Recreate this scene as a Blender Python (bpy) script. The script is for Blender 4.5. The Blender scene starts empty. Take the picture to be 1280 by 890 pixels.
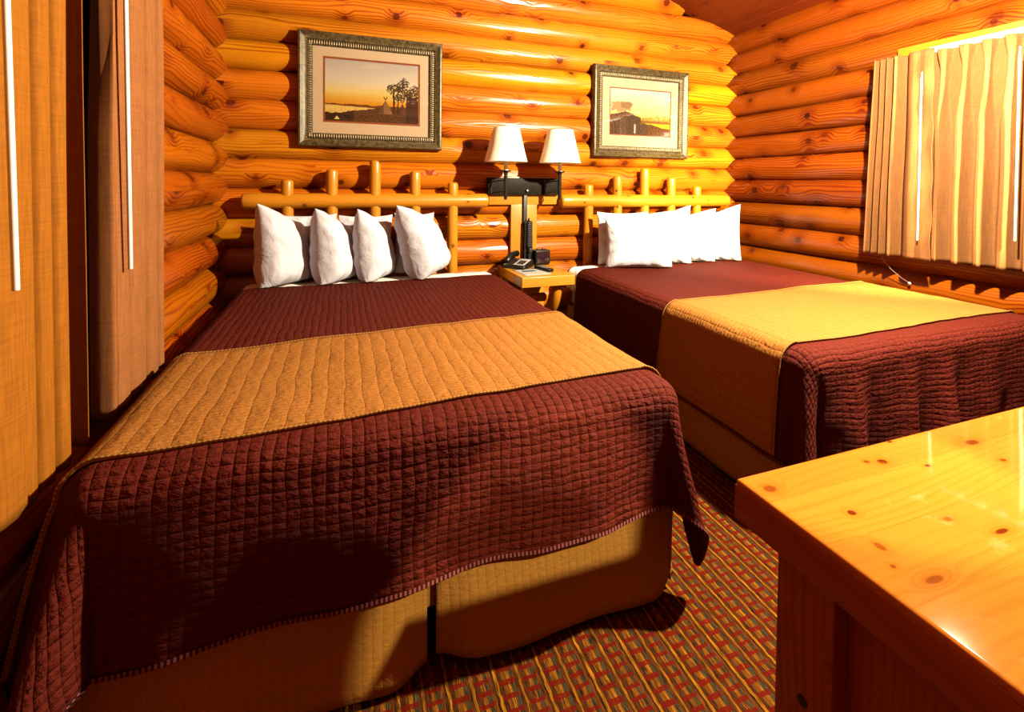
import bpy, bmesh, math, random
from mathutils import Vector, Matrix, noise as mnoise
random.seed(7)
SC = bpy.context.scene
COL = SC.collection
PI = math.pi

# ------------------------------------------------------------------ helpers
def lin(c):
    c = c / 255.0
    return c / 12.92 if c <= 0.04045 else ((c + 0.055) / 1.055) ** 2.4
def rgb(r, g, b): return (lin(r), lin(g), lin(b), 1.0)
def clamp(x, a=0.0, b=1.0): return a if x < a else b if x > b else x
def sstep(a, b, x):
    t = clamp((x - a) / (b - a)); return t * t * (3 - 2 * t)
def lerp(a, b, t): return a + (b - a) * t
def nz(x, y=0.0, z=0.0): return mnoise.noise(Vector((x, y, z)))

class MB:
    """collects verts / faces with uv and tint, then links them as ONE mesh object"""
    def __init__(s): s.v = []; s.f = []; s.uv = []; s.t = []; s.m = []
    def vert(s, p, uv=(0, 0), t=1.0):
        s.v.append(tuple(p)); s.uv.append(uv); s.t.append(t); return len(s.v) - 1
    def face(s, ids, m=0): s.f.append(tuple(ids)); s.m.append(m)
    def grid(s, rows, closed_u=False, closed_v=False, m=0, flip=False):
        """rows: list of lists of (p, uv, tint)"""
        ids = [[s.vert(*q) for q in r] for r in rows]
        n = len(ids); k = len(ids[0])
        for i in range(n if closed_v else n - 1):
            for j in range(k if closed_u else k - 1):
                a, b, c, d = ids[i][j], ids[i][(j + 1) % k], ids[(i + 1) % n][(j + 1) % k], ids[(i + 1) % n][j]
                s.face((d, c, b, a) if flip else (a, b, c, d), m)
        return ids
    def tube(s, pts, rad, seg=16, cap=True, seed=0.0, t=1.0, wob=0.0, m=0, dome=0.0):
        """round bar along a polyline; rad is a number or list"""
        pts = [Vector(p) for p in pts]
        if not isinstance(rad, (list, tuple)): rad = [rad] * len(pts)
        rad = list(rad)
        if dome > 0:                       # rounded ends
            p0, p1 = pts[0], pts[1]; d0 = (p0 - p1).normalized(); r0 = rad[0]
            q0, q1 = pts[-1], pts[-2]; d1 = (q0 - q1).normalized(); r1 = rad[-1]
            A = [(math.cos(a), math.sin(a)) for a in (0.15, 0.5, 0.9, 1.25, 1.5)]
            pre = [(p0 + d0 * (r0 * dome * (sn - 1)), r0 * (1 - dome * (1 - cs))) for cs, sn in A]
            post = [(q0 + d1 * (r1 * dome * (sn - 1)), r1 * (1 - dome * (1 - cs))) for cs, sn in A]
            pts = [p for p, _ in reversed(pre)] + pts[1:-1] + [p for p, _ in post]
            rad = [r for _, r in reversed(pre)] + rad[1:-1] + [r for _, r in post]
        rows = []; L = 0.0; up = None
        for i, p in enumerate(pts):
            d = (pts[min(i + 1, len(pts) - 1)] - pts[max(i - 1, 0)]).normalized()
            if up is None:
                up = Vector((0, 0, 1)) if abs(d.z) < 0.9 else Vector((0, 1, 0))
            e1 = d.cross(up).normalized(); e2 = e1.cross(d).normalized(); up = e2
            if i: L += (p - pts[i - 1]).length
            row = []
            for j in range(seg + 1):
                a = 2 * PI * j / seg
                rr = rad[i] * (1 + (wob * (nz(L * 1.1 + seed, math.cos(a) * 1.6, math.sin(a) * 1.6 + seed) + .35 * nz(L * 3.5 + seed, math.cos(a) * 3, math.sin(a) * 3)) if wob else 0))
                row.append((p + e1 * (rr * math.cos(a)) + e2 * (rr * math.sin(a)), (L + seed, a * 0.1 * max(rad[i] / 0.1, .35) + seed * 1.7), t))
            rows.append(row)
        ids = s.grid(rows, m=m)
        if cap:
            for k, fl in ((0, True), (-1, False)):
                ring = ids[k][:-1]
                cen = s.vert(pts[k], (seed + k, seed), t)
                for j in range(seg):
                    a, b = ring[j], ring[(j + 1) % seg]
                    s.face((b, a, cen) if fl else (a, b, cen), m)
        return ids
    def box(s, lo, hi, bevel=0.004, grain=0, seed=0.0, t=1.0, m=0, segs=2, mat=None):
        bm = bmesh.new(); bmesh.ops.create_cube(bm, size=1)
        for v in bm.verts:
            v.co = Vector([lerp(lo[k], hi[k], v.co[k] + 0.5) for k in range(3)])
        if bevel > 0:
            bmesh.ops.bevel(bm, geom=bm.edges[:], offset=bevel, segments=segs, affect='EDGES', profile=0.6)
        s.add_bm(bm, grain, seed, t, m, mat)
    def add_bm(s, bm, grain=0, seed=0.0, t=1.0, m=0, mat=None):
        bm.normal_update()
        o = [k for k in range(3) if k != grain]
        for f in bm.faces:
            n = f.normal; ids = []
            for v in f.verts:
                c = v.co
                across = c[o[0]] if abs(n[o[1]]) >= abs(n[o[0]]) else c[o[1]] + 0.37
                if abs(n[grain]) > 0.8: uv = (c[o[0]] * .3 + seed, c[o[1]] + seed)
                else: uv = (c[grain] + seed, across + seed * 1.7)
                p = mat @ c if mat else c
                ids.append(s.vert(p, uv, t))
            s.face(ids, m)
        bm.free()
    def lathe(s, prof, c=(0, 0, 0), seg=32, m=0, t=1.0, axis='z'):
        rows = []
        for r, z in prof:
            row = []
            for j in range(seg + 1):
                a = 2 * PI * j / seg
                p = Vector((r * math.cos(a), r * math.sin(a), z))
                row.append((p + Vector(c), (a * .1, z), t))
            rows.append(row)
        s.grid(rows, m=m)
    def build(s, name, mats, parent=None, smooth=True, loc=None, merge=True, sharp=40):
        me = bpy.data.meshes.new(name)
        o0 = Vector(loc) if loc is not None else Vector((0, 0, 0))
        me.from_pydata([tuple(Vector(p) - o0) for p in s.v], [], s.f)
        if not isinstance(mats, (list, tuple)): mats = [mats]
        for mt in mats: me.materials.append(mt)
        uvl = me.uv_layers.new(name='UVMap'); ca = me.color_attributes.new('tint', 'FLOAT_COLOR', 'POINT')
        for i, t in enumerate(s.t):
            ca.data[i].color = (t, t, t, 1) if not isinstance(t, tuple) else (t[0], t[1], t[2], 1)
        for lp in me.loops: uvl.data[lp.index].uv = s.uv[lp.vertex_index]
        for p in me.polygons: p.material_index = s.m[p.index]; p.use_smooth = smooth
        if merge:
            bm = bmesh.new(); bm.from_mesh(me)
            bmesh.ops.remove_doubles(bm, verts=bm.verts[:], dist=1e-5)
            bm.to_mesh(me); bm.free()
        if smooth and sharp:
            try: me.set_sharp_from_angle(angle=math.radians(sharp))
            except Exception: pass
        me.update()
        ob = bpy.data.objects.new(name, me); COL.objects.link(ob); ob.location = o0
        if parent is not None:
            ob.parent = parent
            ob.location = o0 - wloc(parent)
        return ob

def wloc(o):
    v = Vector(o.location)
    while o.parent: o = o.parent; v += Vector(o.location)
    return v
def tag(o, label, cat, group=None, kind=None):
    if label: o['label'] = label
    if cat: o['category'] = cat
    if group: o['group'] = group
    if kind: o['kind'] = kind
    return o
def thing(name, label, cat, loc, group=None):
    o = bpy.data.objects.new(name, None); o.empty_display_size = .1
    COL.objects.link(o); o.location = loc
    return tag(o, label, cat, group)
def struct(o): o['kind'] = 'structure'; return o

# ------------------------------------------------------------------ materials
class NT:
    def __init__(s, name):
        s.mat = bpy.data.materials.new(name); s.mat.use_nodes = True
        s.t = s.mat.node_tree; s.t.nodes.clear()
        s.out = s.t.nodes.new('ShaderNodeOutputMaterial')
    def n(s, typ, **kw):
        nd = s.t.nodes.new(typ)
        for k, v in kw.items(): setattr(nd, k, v)
        return nd
    def link(s, a, b): s.t.links.new(a, b)
    def val(s, sock, v):
        if isinstance(v, (int, float, tuple)): sock.default_value = v
        else: s.link(v, sock)
    def math(s, op, a, b=0.0, c=None, clampit=False):
        nd = s.n('ShaderNodeMath', operation=op, use_clamp=clampit)
        s.val(nd.inputs[0], a); s.val(nd.inputs[1], b)
        if c is not None: s.val(nd.inputs[2], c)
        return nd.outputs[0]
    def xyz(s, x, y, z=0.0):
        nd = s.n('ShaderNodeCombineXYZ')
        for i, v in enumerate((x, y, z)): s.val(nd.inputs[i], v)
        return nd.outputs[0]
    def noise(s, vec, scale=1.0, detail=2.0, rough=.5, dist=0.0):
        nd = s.n('ShaderNodeTexNoise'); s.link(vec, nd.inputs['Vector'])
        nd.inputs['Scale'].default_value = scale; nd.inputs['Detail'].default_value = detail
        nd.inputs['Roughness'].default_value = rough; nd.inputs['Distortion'].default_value = dist
        return nd.outputs[0]
    def mix(s, fac, a, b, blend='MIX'):
        nd = s.n('ShaderNodeMix', data_type='RGBA', blend_type=blend)
        s.val(nd.inputs[0], fac); s.val(nd.inputs[6], a); s.val(nd.inputs[7], b)
        return nd.outputs[2]
    def ramp(s, fac, stops, interp='LINEAR'):
        nd = s.n('ShaderNodeValToRGB'); cr = nd.color_ramp; cr.interpolation = interp
        while len(cr.elements) < len(stops): cr.elements.new(0.5)
        for e, (p, c) in zip(cr.elements, stops):
            e.position = p; e.color = c if isinstance(c, tuple) else (c, c, c, 1)
        s.link(fac, nd.inputs[0]); return nd.outputs[0]
    def smooth(s, x, a, b):
        nd = s.n('ShaderNodeMapRange', interpolation_type='SMOOTHSTEP')
        s.val(nd.inputs[0], x); nd.inputs[1].default_value = a; nd.inputs[2].default_value = b
        return nd.outputs[0]
    def uv(s):
        nd = s.n('ShaderNodeUVMap'); nd.uv_map = 'UVMap'
        sp = s.n('ShaderNodeSeparateXYZ'); s.link(nd.outputs[0], sp.inputs[0])
        return sp.outputs[0], sp.outputs[1]
    def tint(s):
        nd = s.n('ShaderNodeAttribute'); nd.attribute_name = 'tint'; return nd.outputs['Color']
    def bump(s, h, strength=.3, dist=.002):
        nd = s.n('ShaderNodeBump'); s.link(h, nd.inputs['Height'])
        nd.inputs['Strength'].default_value = strength; nd.inputs['Distance'].default_value = dist
        return nd.outputs[0]
    def bsdf(s, color, rough=.5, spec=.5, normal=None, metal=0.0, coat=0.0, sheen=0.0, trans=None, coat_rough=.15):
        b = s.n('ShaderNodeBsdfPrincipled')
        s.val(b.inputs['Base Color'], color); s.val(b.inputs['Roughness'], rough)
        b.inputs['Specular IOR Level'].default_value = spec; b.inputs['Metallic'].default_value = metal
        b.inputs['Coat Weight'].default_value = coat; b.inputs['Coat Roughness'].default_value = coat_rough
        b.inputs['Sheen Weight'].default_value = sheen
        if normal is not None:
            s.link(normal, b.inputs['Normal'])
        o = b.outputs[0]
        if trans is not None:
            tr = s.n('ShaderNodeBsdfTranslucent'); s.val(tr.inputs[0], color)
            mx = s.n('ShaderNodeMixShader'); mx.inputs[0].default_value = trans
            s.link(o, mx.inputs[1]); s.link(tr.outputs[0], mx.inputs[2]); o = mx.outputs[0]
        s.link(o, s.out.inputs[0]); return s.mat

def wood(name, light, dark, knot, rough=.3, ring=1.0, knot_p=.45, knot_scale=3.2, coat=.3, plank=0.0, scuff=False, spec=.5, bump=.25, cross=False, knot_k=1.0, freq=420.0, warp_k=1.0, contrast=1.0, knots=()):
    t = NT(name); u, v = t.uv()
    if cross: u, v = v, u
    seed = 0.0
    pt = None
    u_, v_ = u, v
    if plank:
        pid = t.math('FLOOR', t.math('DIVIDE', v, plank))
        wn = t.n('ShaderNodeTexWhiteNoise', noise_dimensions='1D'); t.link(pid, wn.inputs['W'])
        seed = t.math('MULTIPLY', wn.outputs['Value'], 9.0); pt = wn.outputs['Value']
        u = t.math('ADD', u, seed)
    warp = t.math('SUBTRACT', t.noise(t.xyz(t.math('MULTIPLY', u, .9), t.math('MULTIPLY', v, 5.0), seed), 1.0, 2.0), .5)
    vo = t.n('ShaderNodeTexVoronoi', voronoi_dimensions='2D', feature='F1')
    t.link(t.xyz(u, v), vo.inputs['Vector']); vo.inputs['Scale'].default_value = knot_scale
    sp = t.n('ShaderNodeSeparateColor'); t.link(vo.outputs['Color'], sp.inputs[0])
    has = t.math('LESS_THAN', sp.outputs[0], knot_p)
    size = t.math('MULTIPLY_ADD', sp.outputs[1], .030 * knot_k, .030 * knot_k)
    kd = t.math('DIVIDE', vo.outputs['Distance'], size)
    kmask = t.math('MULTIPLY', t.math('SUBTRACT', 1.0, t.smooth(kd, .75, 1.25)), has)
    kring = t.math('MULTIPLY', t.math('SUBTRACT', 1.0, t.smooth(kd, .8, 4.5)), has)
    for kx, ky, ra, rb in knots:
        ex = t.math('DIVIDE', t.math('SUBTRACT', u_, kx), ra); ey = t.math('DIVIDE', t.math('SUBTRACT', v_, ky), rb)
        dd = t.math('SQRT', t.math('ADD', t.math('MULTIPLY', ex, ex), t.math('MULTIPLY', ey, ey)))
        kmask = t.math('MAXIMUM', kmask, t.math('SUBTRACT', 1.0, t.smooth(dd, .7, 1.2)))
        kring = t.math('MAXIMUM', kring, t.math('SUBTRACT', 1.0, t.smooth(dd, .8, 3.5)))
    w = t.math('MULTIPLY_ADD', warp, .16 * warp_k, v)
    w = t.math('MULTIPLY_ADD', kring, .03, w)
    grain = t.math('SINE', t.math('MULTIPLY', w, freq))
    grain = t.math('MULTIPLY_ADD', grain, .5, .5)
    g2 = t.noise(t.xyz(t.math('MULTIPLY', u, 4.0), t.math('MULTIPLY', w, 230.0), seed), 1.0, 2.0)
    blot = t.noise(t.xyz(t.math('MULTIPLY', u, 1.7), t.math('MULTIPLY', v, 7.0), 3.3), 1.0, 3.0)
    amt = t.noise(t.xyz(t.math('MULTIPLY', u, .8), t.math('MULTIPLY', v, 4.0), 7.7), 1.0, 1.0)
    f = t.math('MULTIPLY', t.math('POWER', grain, 3.0), t.math('MULTIPLY', t.smooth(amt, .2, .65), .75 * ring * contrast))
    f = t.math('ADD', f, t.math('MULTIPLY', t.math('SUBTRACT', g2, .4), .45))
    f = t.math('ADD', f, t.math('MULTIPLY', t.math('SUBTRACT', blot, .45), .8 * contrast))
    f = t.math('MULTIPLY_ADD', kring, .5, f, clampit=True)
    c = t.mix(f, light, dark)
    c = t.mix(t.math('MULTIPLY', kmask, t.math('MULTIPLY_ADD', sp.outputs[2], .5, .5)), c, knot)
    c = t.mix(1.0, c, t.tint(), 'MULTIPLY')
    rr = rough
    if pt is not None:
        c = t.mix(1.0, c, t.ramp(pt, [(0.0, .72), (1.0, 1.08)]), 'MULTIPLY')
        seam = t.math('ABSOLUTE', t.math('SUBTRACT', t.math('FRACT', t.math('DIVIDE', v, plank)), .5))
        c = t.mix(t.smooth(seam, .487, .5), c, t.mix(.5, c, dark))
    if scuff:
        sc = t.noise(t.xyz(t.math('MULTIPLY', u, 9.0), t.math('MULTIPLY', v, 14.0), .5), 1.0, 5.0, .7)
        c = t.mix(t.math('MULTIPLY', t.smooth(sc, .60, .70), .35), c, (.26, .13, .045, 1))
    b = t.bump(t.math('ADD', t.math('MULTIPLY', blot, 1.0), t.math('MULTIPLY', f, -.3)), bump, .004)
    return t.bsdf(c, rr, spec, b, coat=coat)

def plain(name, col, rough=.5, spec=.5, metal=0.0, coat=0.0, nscale=0.0, namt=.15, bump=0.0):
    t = NT(name); c = col; b = None
    if nscale:
        tc = t.n('ShaderNodeTexCoord')
        nn = t.noise(tc.outputs['Object'], nscale, 3.0)
        c = t.mix(1.0, col, t.ramp(nn, [(.3, 1 - namt), (.7, 1 + namt)]), 'MULTIPLY')
        if bump: b = t.bump(nn, bump, .002)
    return t.bsdf(c, rough, spec, b, metal, coat)

def quilt(name, col, col2, pu=.055, pv=.03, depth=.006, strength=.9, rough=.8, sheen=0, spec=.05):
    t = NT(name); u, v = t.uv()
    wv = t.noise(t.xyz(t.math('MULTIPLY', u, 6.0), t.math('MULTIPLY', v, 6.0)), 1.0, 2.0)
    wob = t.math('MULTIPLY', t.math('SUBTRACT', wv, .5), .026)
    uu = t.math('DIVIDE', t.math('ADD', u, wob), pu); vv = t.math('DIVIDE', t.math('ADD', v, wob), pv)
    def cell(x):   # 0 at the stitch line, 1 in the middle of the cell
        return t.math('ABSOLUTE', t.math('SINE', t.math('MULTIPLY', x, PI)))
    cu, cv = cell(uu), cell(vv)
    hu = t.math('POWER', cu, .45); hv = t.math('POWER', cv, .6)
    puck = t.noise(t.xyz(t.math('MULTIPLY', u, 55.0), t.math('MULTIPLY', v, 95.0)), 1.0, 3.0, .6)
    big = t.noise(t.xyz(t.math('MULTIPLY', u, 20.0), t.math('MULTIPLY', v, 16.0), 4.0), 1.0, 2.0)
    h = t.math('ADD', t.math('MULTIPLY', hu, .55), t.math('MULTIPLY', hv, .5))
    h = t.math('ADD', h, t.math('MULTIPLY', puck, 1.25)); h = t.math('ADD', h, t.math('MULTIPLY', big, 1.3))
    line = t.math('MAXIMUM', t.math('SUBTRACT', 1.0, t.smooth(cu, .0, .14)), t.math('MULTIPLY', t.math('SUBTRACT', 1.0, t.smooth(cv, .0, .2)), .5))
    c = t.mix(t.math('MULTIPLY', line, .5), col, col2)
    c = t.mix(t.math('MULTIPLY', t.smooth(puck, .35, .75), .3), c, col2)
    return t.bsdf(c, rough, spec, t.bump(h, strength, depth), sheen=sheen)

def fabric(name, col, trans=None, slub=.18, rough=.8):
    t = NT(name); u, v = t.uv()
    a = t.noise(t.xyz(t.math('MULTIPLY', u, 160.0), t.math('MULTIPLY', v, 9.0)), 1.0, 2.0)
    b = t.noise(t.xyz(t.math('MULTIPLY', u, 9.0), t.math('MULTIPLY', v, 190.0), 5.0), 1.0, 2.0)
    k = t.math('ADD', t.math('MULTIPLY', a, .6), t.math('MULTIPLY', b, .4))
    c = t.mix(1.0, col, t.ramp(k, [(.35, 1 - slub), (.65, 1 + slub)]), 'MULTIPLY')
    return t.bsdf(c, rough, .06, t.bump(k, .25, .001), trans=trans)

def linen(name, col):
    t = NT(name); tc = t.n('ShaderNodeTexCoord')
    n1 = t.noise(tc.outputs['Object'], 9.0, 3.0, .55, .6)
    n2 = t.noise(tc.outputs['Object'], 30.0, 2.0)
    h = t.math('ADD', n1, t.math('MULTIPLY', n2, .15))
    return t.bsdf(col, .8, .08, t.bump(h, .6, .02))

def carpet():
    t = NT('striped carpet'); tc = t.n('ShaderNodeTexCoord')
    sp = t.n('ShaderNodeSeparateXYZ'); t.link(tc.outputs['Object'], sp.inputs[0])
    x, y = sp.outputs[0], sp.outputs[1]
    wob = t.math('MULTIPLY', t.math('SUBTRACT', t.noise(t.xyz(t.math('MULTIPLY', x, 40.), t.math('MULTIPLY', y, 40.)), 1., 2.), .5), .007)
    xs = t.math('ADD', t.math('MULTIPLY_ADD', y, -.01, x), wob)
    ph = t.math('FRACT', t.math('DIVIDE', xs, .118))
    c = t.ramp(ph, [(0.0, rgb(206, 142, 30)), (.06, rgb(96, 58, 26)), (.16, rgb(150, 96, 34)), (.26, rgb(196, 132, 30)), (.32, rgb(92, 84, 58)),
                    (.42, rgb(110, 66, 30)), (.50, rgb(190, 128, 30)), (.55, rgb(104, 64, 30)), (.68, rgb(168, 108, 34)), (.78, rgb(88, 82, 58)), (.86, rgb(132, 80, 30)), (.95, rgb(84, 50, 24))], 'CONSTANT')
    thread = t.noise(t.xyz(t.math('MULTIPLY', xs, 520.), t.math('MULTIPLY', y, 26.)), 1., 2.)
    c = t.mix(1.0, c, t.ramp(thread, [(.35, .15), (.65, 1.55)]), 'MULTIPLY')
    def dashes(lo, hi, period, off, duty):
        band = t.math('MULTIPLY', t.math('GREATER_THAN', ph, lo), t.math('LESS_THAN', ph, hi))
        sid = t.math('FLOOR', t.math('DIVIDE', xs, .118))
        wn = t.n('ShaderNodeTexWhiteNoise', noise_dimensions='1D'); t.link(sid, wn.inputs['W'])
        yy = t.math('ADD', t.math('ADD', y, t.math('MULTIPLY', wn.outputs[0], period)), t.math('MULTIPLY', wob, 1.2))
        q = t.math('FRACT', t.math('ADD', t.math('DIVIDE', yy, period), off))
        return t.math('MULTIPLY', band, t.math('LESS_THAN', q, duty))
    red = t.math('MAXIMUM', dashes(.08, .42, .034, 0., .38), dashes(.58, .90, .028, .3, .38))
    red = t.math('MULTIPLY', red, t.smooth(t.noise(t.xyz(t.math('MULTIPLY', xs, 300.), t.math('MULTIPLY', y, 90.), 2.), 1., 1.), .25, .42))
    c = t.mix(t.math('MULTIPLY', red, .92), c, t.mix(thread, rgb(90, 8, 4), rgb(165, 34, 16)))
    pile = t.noise(tc.outputs['Object'], 420., 2.)
    c = t.mix(1.0, c, (.22, .185, .15, 1), 'MULTIPLY')
    return t.bsdf(c, .95, .03, t.bump(t.math('ADD', pile, t.math('MULTIPLY', thread, .6)), .6, .003))

def attr_mat(name, k, rough=.7):
    t = NT(name); return t.bsdf(t.mix(1.0, t.tint(), (k, k, k, 1), 'MULTIPLY'), rough, .05)

def glass(name):
    t = NT(name)
    lw = t.n('ShaderNodeLayerWeight'); lw.inputs['Blend'].default_value = .5
    fr = t.math('MULTIPLY_ADD', t.math('POWER', lw.outputs['Facing'], 5.0), .9, .03, clampit=True)
    tr = t.n('ShaderNodeBsdfTransparent'); gl = t.n('ShaderNodeBsdfGlossy'); gl.inputs['Roughness'].default_value = .02
    mx = t.n('ShaderNodeMixShader'); t.link(fr, mx.inputs[0]); t.link(tr.outputs[0], mx.inputs[1]); t.link(gl.outputs[0], mx.inputs[2])
    t.link(mx.outputs[0], t.out.inputs[0]); return t.mat

def hemstitch(name, a, b):
    t = NT(name); u, v = t.uv()
    d = t.math('LESS_THAN', t.math('FRACT', t.math('DIVIDE', u, .011)), .5)
    return t.bsdf(t.mix(d, a, b), .8, .05)

DESK_KNOTS = ((0.964, 1.103, 0.0120, 0.0080), (1.033, 1.020, 0.0070, 0.0055), (1.219, 1.096, 0.0100, 0.0070), (1.192, 1.105, 0.0060, 0.0045), (1.453, 1.084, 0.0170, 0.0080), (1.155, 0.964, 0.0090, 0.0040), (1.002, 0.960, 0.0060, 0.0080), (0.982, 0.931, 0.0040, 0.0030), (1.009, 0.900, 0.0160, 0.0050), (1.199, 0.923, 0.0140, 0.0040), (1.283, 1.062, 0.0060, 0.0035), (1.433, 1.029, 0.0070, 0.0040), (1.304, 1.137, 0.0060, 0.0030))
M = {}
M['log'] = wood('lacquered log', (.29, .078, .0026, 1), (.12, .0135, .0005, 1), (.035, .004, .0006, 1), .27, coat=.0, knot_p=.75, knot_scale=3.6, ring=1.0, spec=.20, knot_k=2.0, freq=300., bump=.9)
M['rail'] = wood('peeled pine pole', (.31, .118, .0045, 1), (.25, .078, .0020, 1), (.05, .008, .001, 1), .36, ring=.5, knot_p=.5, knot_scale=6.0, coat=.1, spec=.3, knot_k=1.6)
M['board'] = wood('pine board', (.30, .118, .007, 1), (.23, .076, .003, 1), (.06, .01, .002, 1), .36, ring=.7, knot_p=.35, knot_scale=4.5, coat=.1, spec=.3)
M['desk'] = wood('worn pine desk top', (.245, .078, .0085, 1), (.19, .048, .0035, 1), (.045, .007, .001, 1), .055, ring=.9, knot_p=0.0, knot_scale=7.5, coat=0, plank=.098, scuff=True, bump=.01, spec=.045, knots=DESK_KNOTS, contrast=.6)
M['deskside'] = wood('shade-darkened pine side', (.17, .034, .0030, 1), (.10, .014, .0014, 1), (.02, .0025, .0006, 1), .4, ring=.8, knot_p=.4, knot_scale=5.0, coat=.1, spec=.3)  # same pine as the top, its shade put into a darker colour
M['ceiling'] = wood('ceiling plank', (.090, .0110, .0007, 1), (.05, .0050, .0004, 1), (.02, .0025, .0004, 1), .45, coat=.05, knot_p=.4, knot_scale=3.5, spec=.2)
M['night'] = wood('nightstand pine', (.30, .135, .012, 1), (.24, .086, .005, 1), (.07, .012, .002, 1), .34, ring=.7, knot_p=.3, knot_scale=5.0, coat=.1, spec=.3)
M['burg'] = quilt('burgundy quilted cotton', (.050, .0056, .0024, 1), (.023, .0021, .0009, 1), .028, .0225, depth=.008)
M['gold'] = quilt('gold quilted cotton', (.175, .069, .0125, 1), (.120, .040, .0055, 1), .046, .0165, depth=.0055)
M['tan'] = quilt('tan quilted skirt', (.20, .094, .018, 1), (.13, .052, .009, 1), .024, .5, depth=.004, strength=.6)
M['hem'] = hemstitch('stitched hem', (.12, .035, .035, 1), (.02, .0025, .002, 1))
M['goldhem'] = hemstitch('gold stitched hem', (.20, .11, .030, 1), (.12, .045, .006, 1))
M['linen'] = linen('white pillow linen', (.36, .36, .39, 1))
M['sheet'] = linen('white sheet', (.6, .54, .46, 1))
M['curtain'] = fabric('tan curtain weave', (.165, .062, .0185, 1), trans=.12)
M['curtain_dimmed'] = fabric('dimmed tan curtain weave', (.092, .036, .0105, 1), trans=.06)  # tan cloth darkened in colour to offset the lamp close to it
M['curtain_gold'] = fabric('golden curtain weave', (.165, .056, .0042, 1), trans=.1)
M['wand'] = plain('white plastic', (.5, .48, .45, 1), .4)
M['clear'] = plain('clear cord', (.12, .08, .06, 1), .25)
M['black'] = plain('black metal', (.004, .0035, .003, 1), .4, .3, nscale=30., namt=.4)
M['plate'] = plain('dark bronze plate', (.0055, .0040, .0020, 1), .5, .06, nscale=40., namt=.5)
M['blackplastic'] = plain('black plastic', (.003, .003, .003, 1), .35, .3)
M['greyplastic'] = plain('dark grey plastic', (.010, .009, .009, 1), .4, .3)
M['shade'] = NT('lamp shade fabric'); M['shade'] = M['shade'].bsdf((.80, .74, .58, 1), .8, .1, trans=.35)
M['candle'] = plain('ivory candle sleeve', (.5, .45, .36, 1), .5)
M['paper'] = plain('white paper', (.22, .21, .19, 1), .7, .1)
M['ink'] = plain('blue print', (.03, .06, .085, 1), .7, .1)
M['display'] = plain('dark clock display', (.012, .004, .006, 1), .15)
M['button'] = plain('button rubber', (.08, .075, .07, 1), .6)
M['frame'] = plain('aged bronze frame', (.044, .029, .0085, 1), .45, .3, metal=.25, nscale=55., namt=.65, bump=.3)
M['bead'] = plain('silver gilt beading', (.15, .115, .060, 1), .35, .5, metal=.45, nscale=60., namt=.4)
M['mat'] = plain('cream picture mat', (.23, .165, .098, 1), .8, .1)
M['liner'] = plain('rust picture liner', (.10, .022, .005, 1), .7, .1)
M['print'] = attr_mat('printed landscape', .27)
M['glass'] = glass('picture glass')
M['night_glass'] = plain('night window glass', (.001, .001, .001, 1), .05)
M['sash'] = wood('dark window sash', (.05, .007, .001, 1), (.03, .004, .001, 1), (.01, .002, .001, 1), .5, spec=.1, coat=0)
M['trim'] = wood('yellow pine trim', (.22, .080, .0030, 1), (.17, .050, .002, 1), (.05, .01, .002, 1), .45, spec=.3, coat=0)
M['carpet'] = carpet()
M['mattress'] = plain('mattress ticking', (.2, .18, .14, 1), .9)
M['brass'] = plain('dull steel', (.25, .22, .18, 1), .35, metal=.9)

# ------------------------------------------------------------------ camera
CAM = Vector((0, 0, 1.25))
yaw, pit, rol = math.radians(19.7), math.radians(-1.44), math.radians(.6)
fw = Vector((math.sin(yaw) * math.cos(pit), math.cos(yaw) * math.cos(pit), math.sin(pit)))
r0 = Vector((math.cos(yaw), -math.sin(yaw), 0)); u0 = r0.cross(fw)
rt = r0 * math.cos(rol) + u0 * math.sin(rol); up = u0 * math.cos(rol) - r0 * math.sin(rol)
cd = bpy.data.cameras.new('camera'); cam = bpy.data.objects.new('camera', cd); COL.objects.link(cam)
cam.matrix_world = Matrix(((rt.x, up.x, -fw.x, CAM.x), (rt.y, up.y, -fw.y, CAM.y), (rt.z, up.z, -fw.z, CAM.z), (0, 0, 0, 1)))
cd.sensor_fit = 'HORIZONTAL'; cd.sensor_width = 36.0; cd.lens = 600.0 / 1280 * 36.0
cd.shift_y = -(445 - 243) / 1280.0; cd.clip_start = .02
SC.camera = cam

# ------------------------------------------------------------------ the room
XL, XR, YB, YF = -.72, 3.29, 3.4, -1.7
P, R, OFF = .1855, .098, .032
RIDGE_X, RIDGE_Z, SLOPE = 1.285, 3.16, .308
def ceil_z(x): return RIDGE_Z - SLOPE * abs(x - RIDGE_X)

def logtint(rnd, m=(1, 1, 1)):
    k = rnd.uniform(.82, 1.12); t = (k, k * rnd.uniform(.80, 1.22), k * rnd.uniform(.7, 1.3)); return tuple(a * b for a, b in zip(t, m))
def log(mb, p0, p1, seed, t, r=R):
    p0, p1 = Vector(p0), Vector(p1); n = max(2, int((p1 - p0).length / .12))
    mb.tube([p0.lerp(p1, i / n) for i in range(n + 1)], r, 32, True, seed, t, wob=.075)

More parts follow.
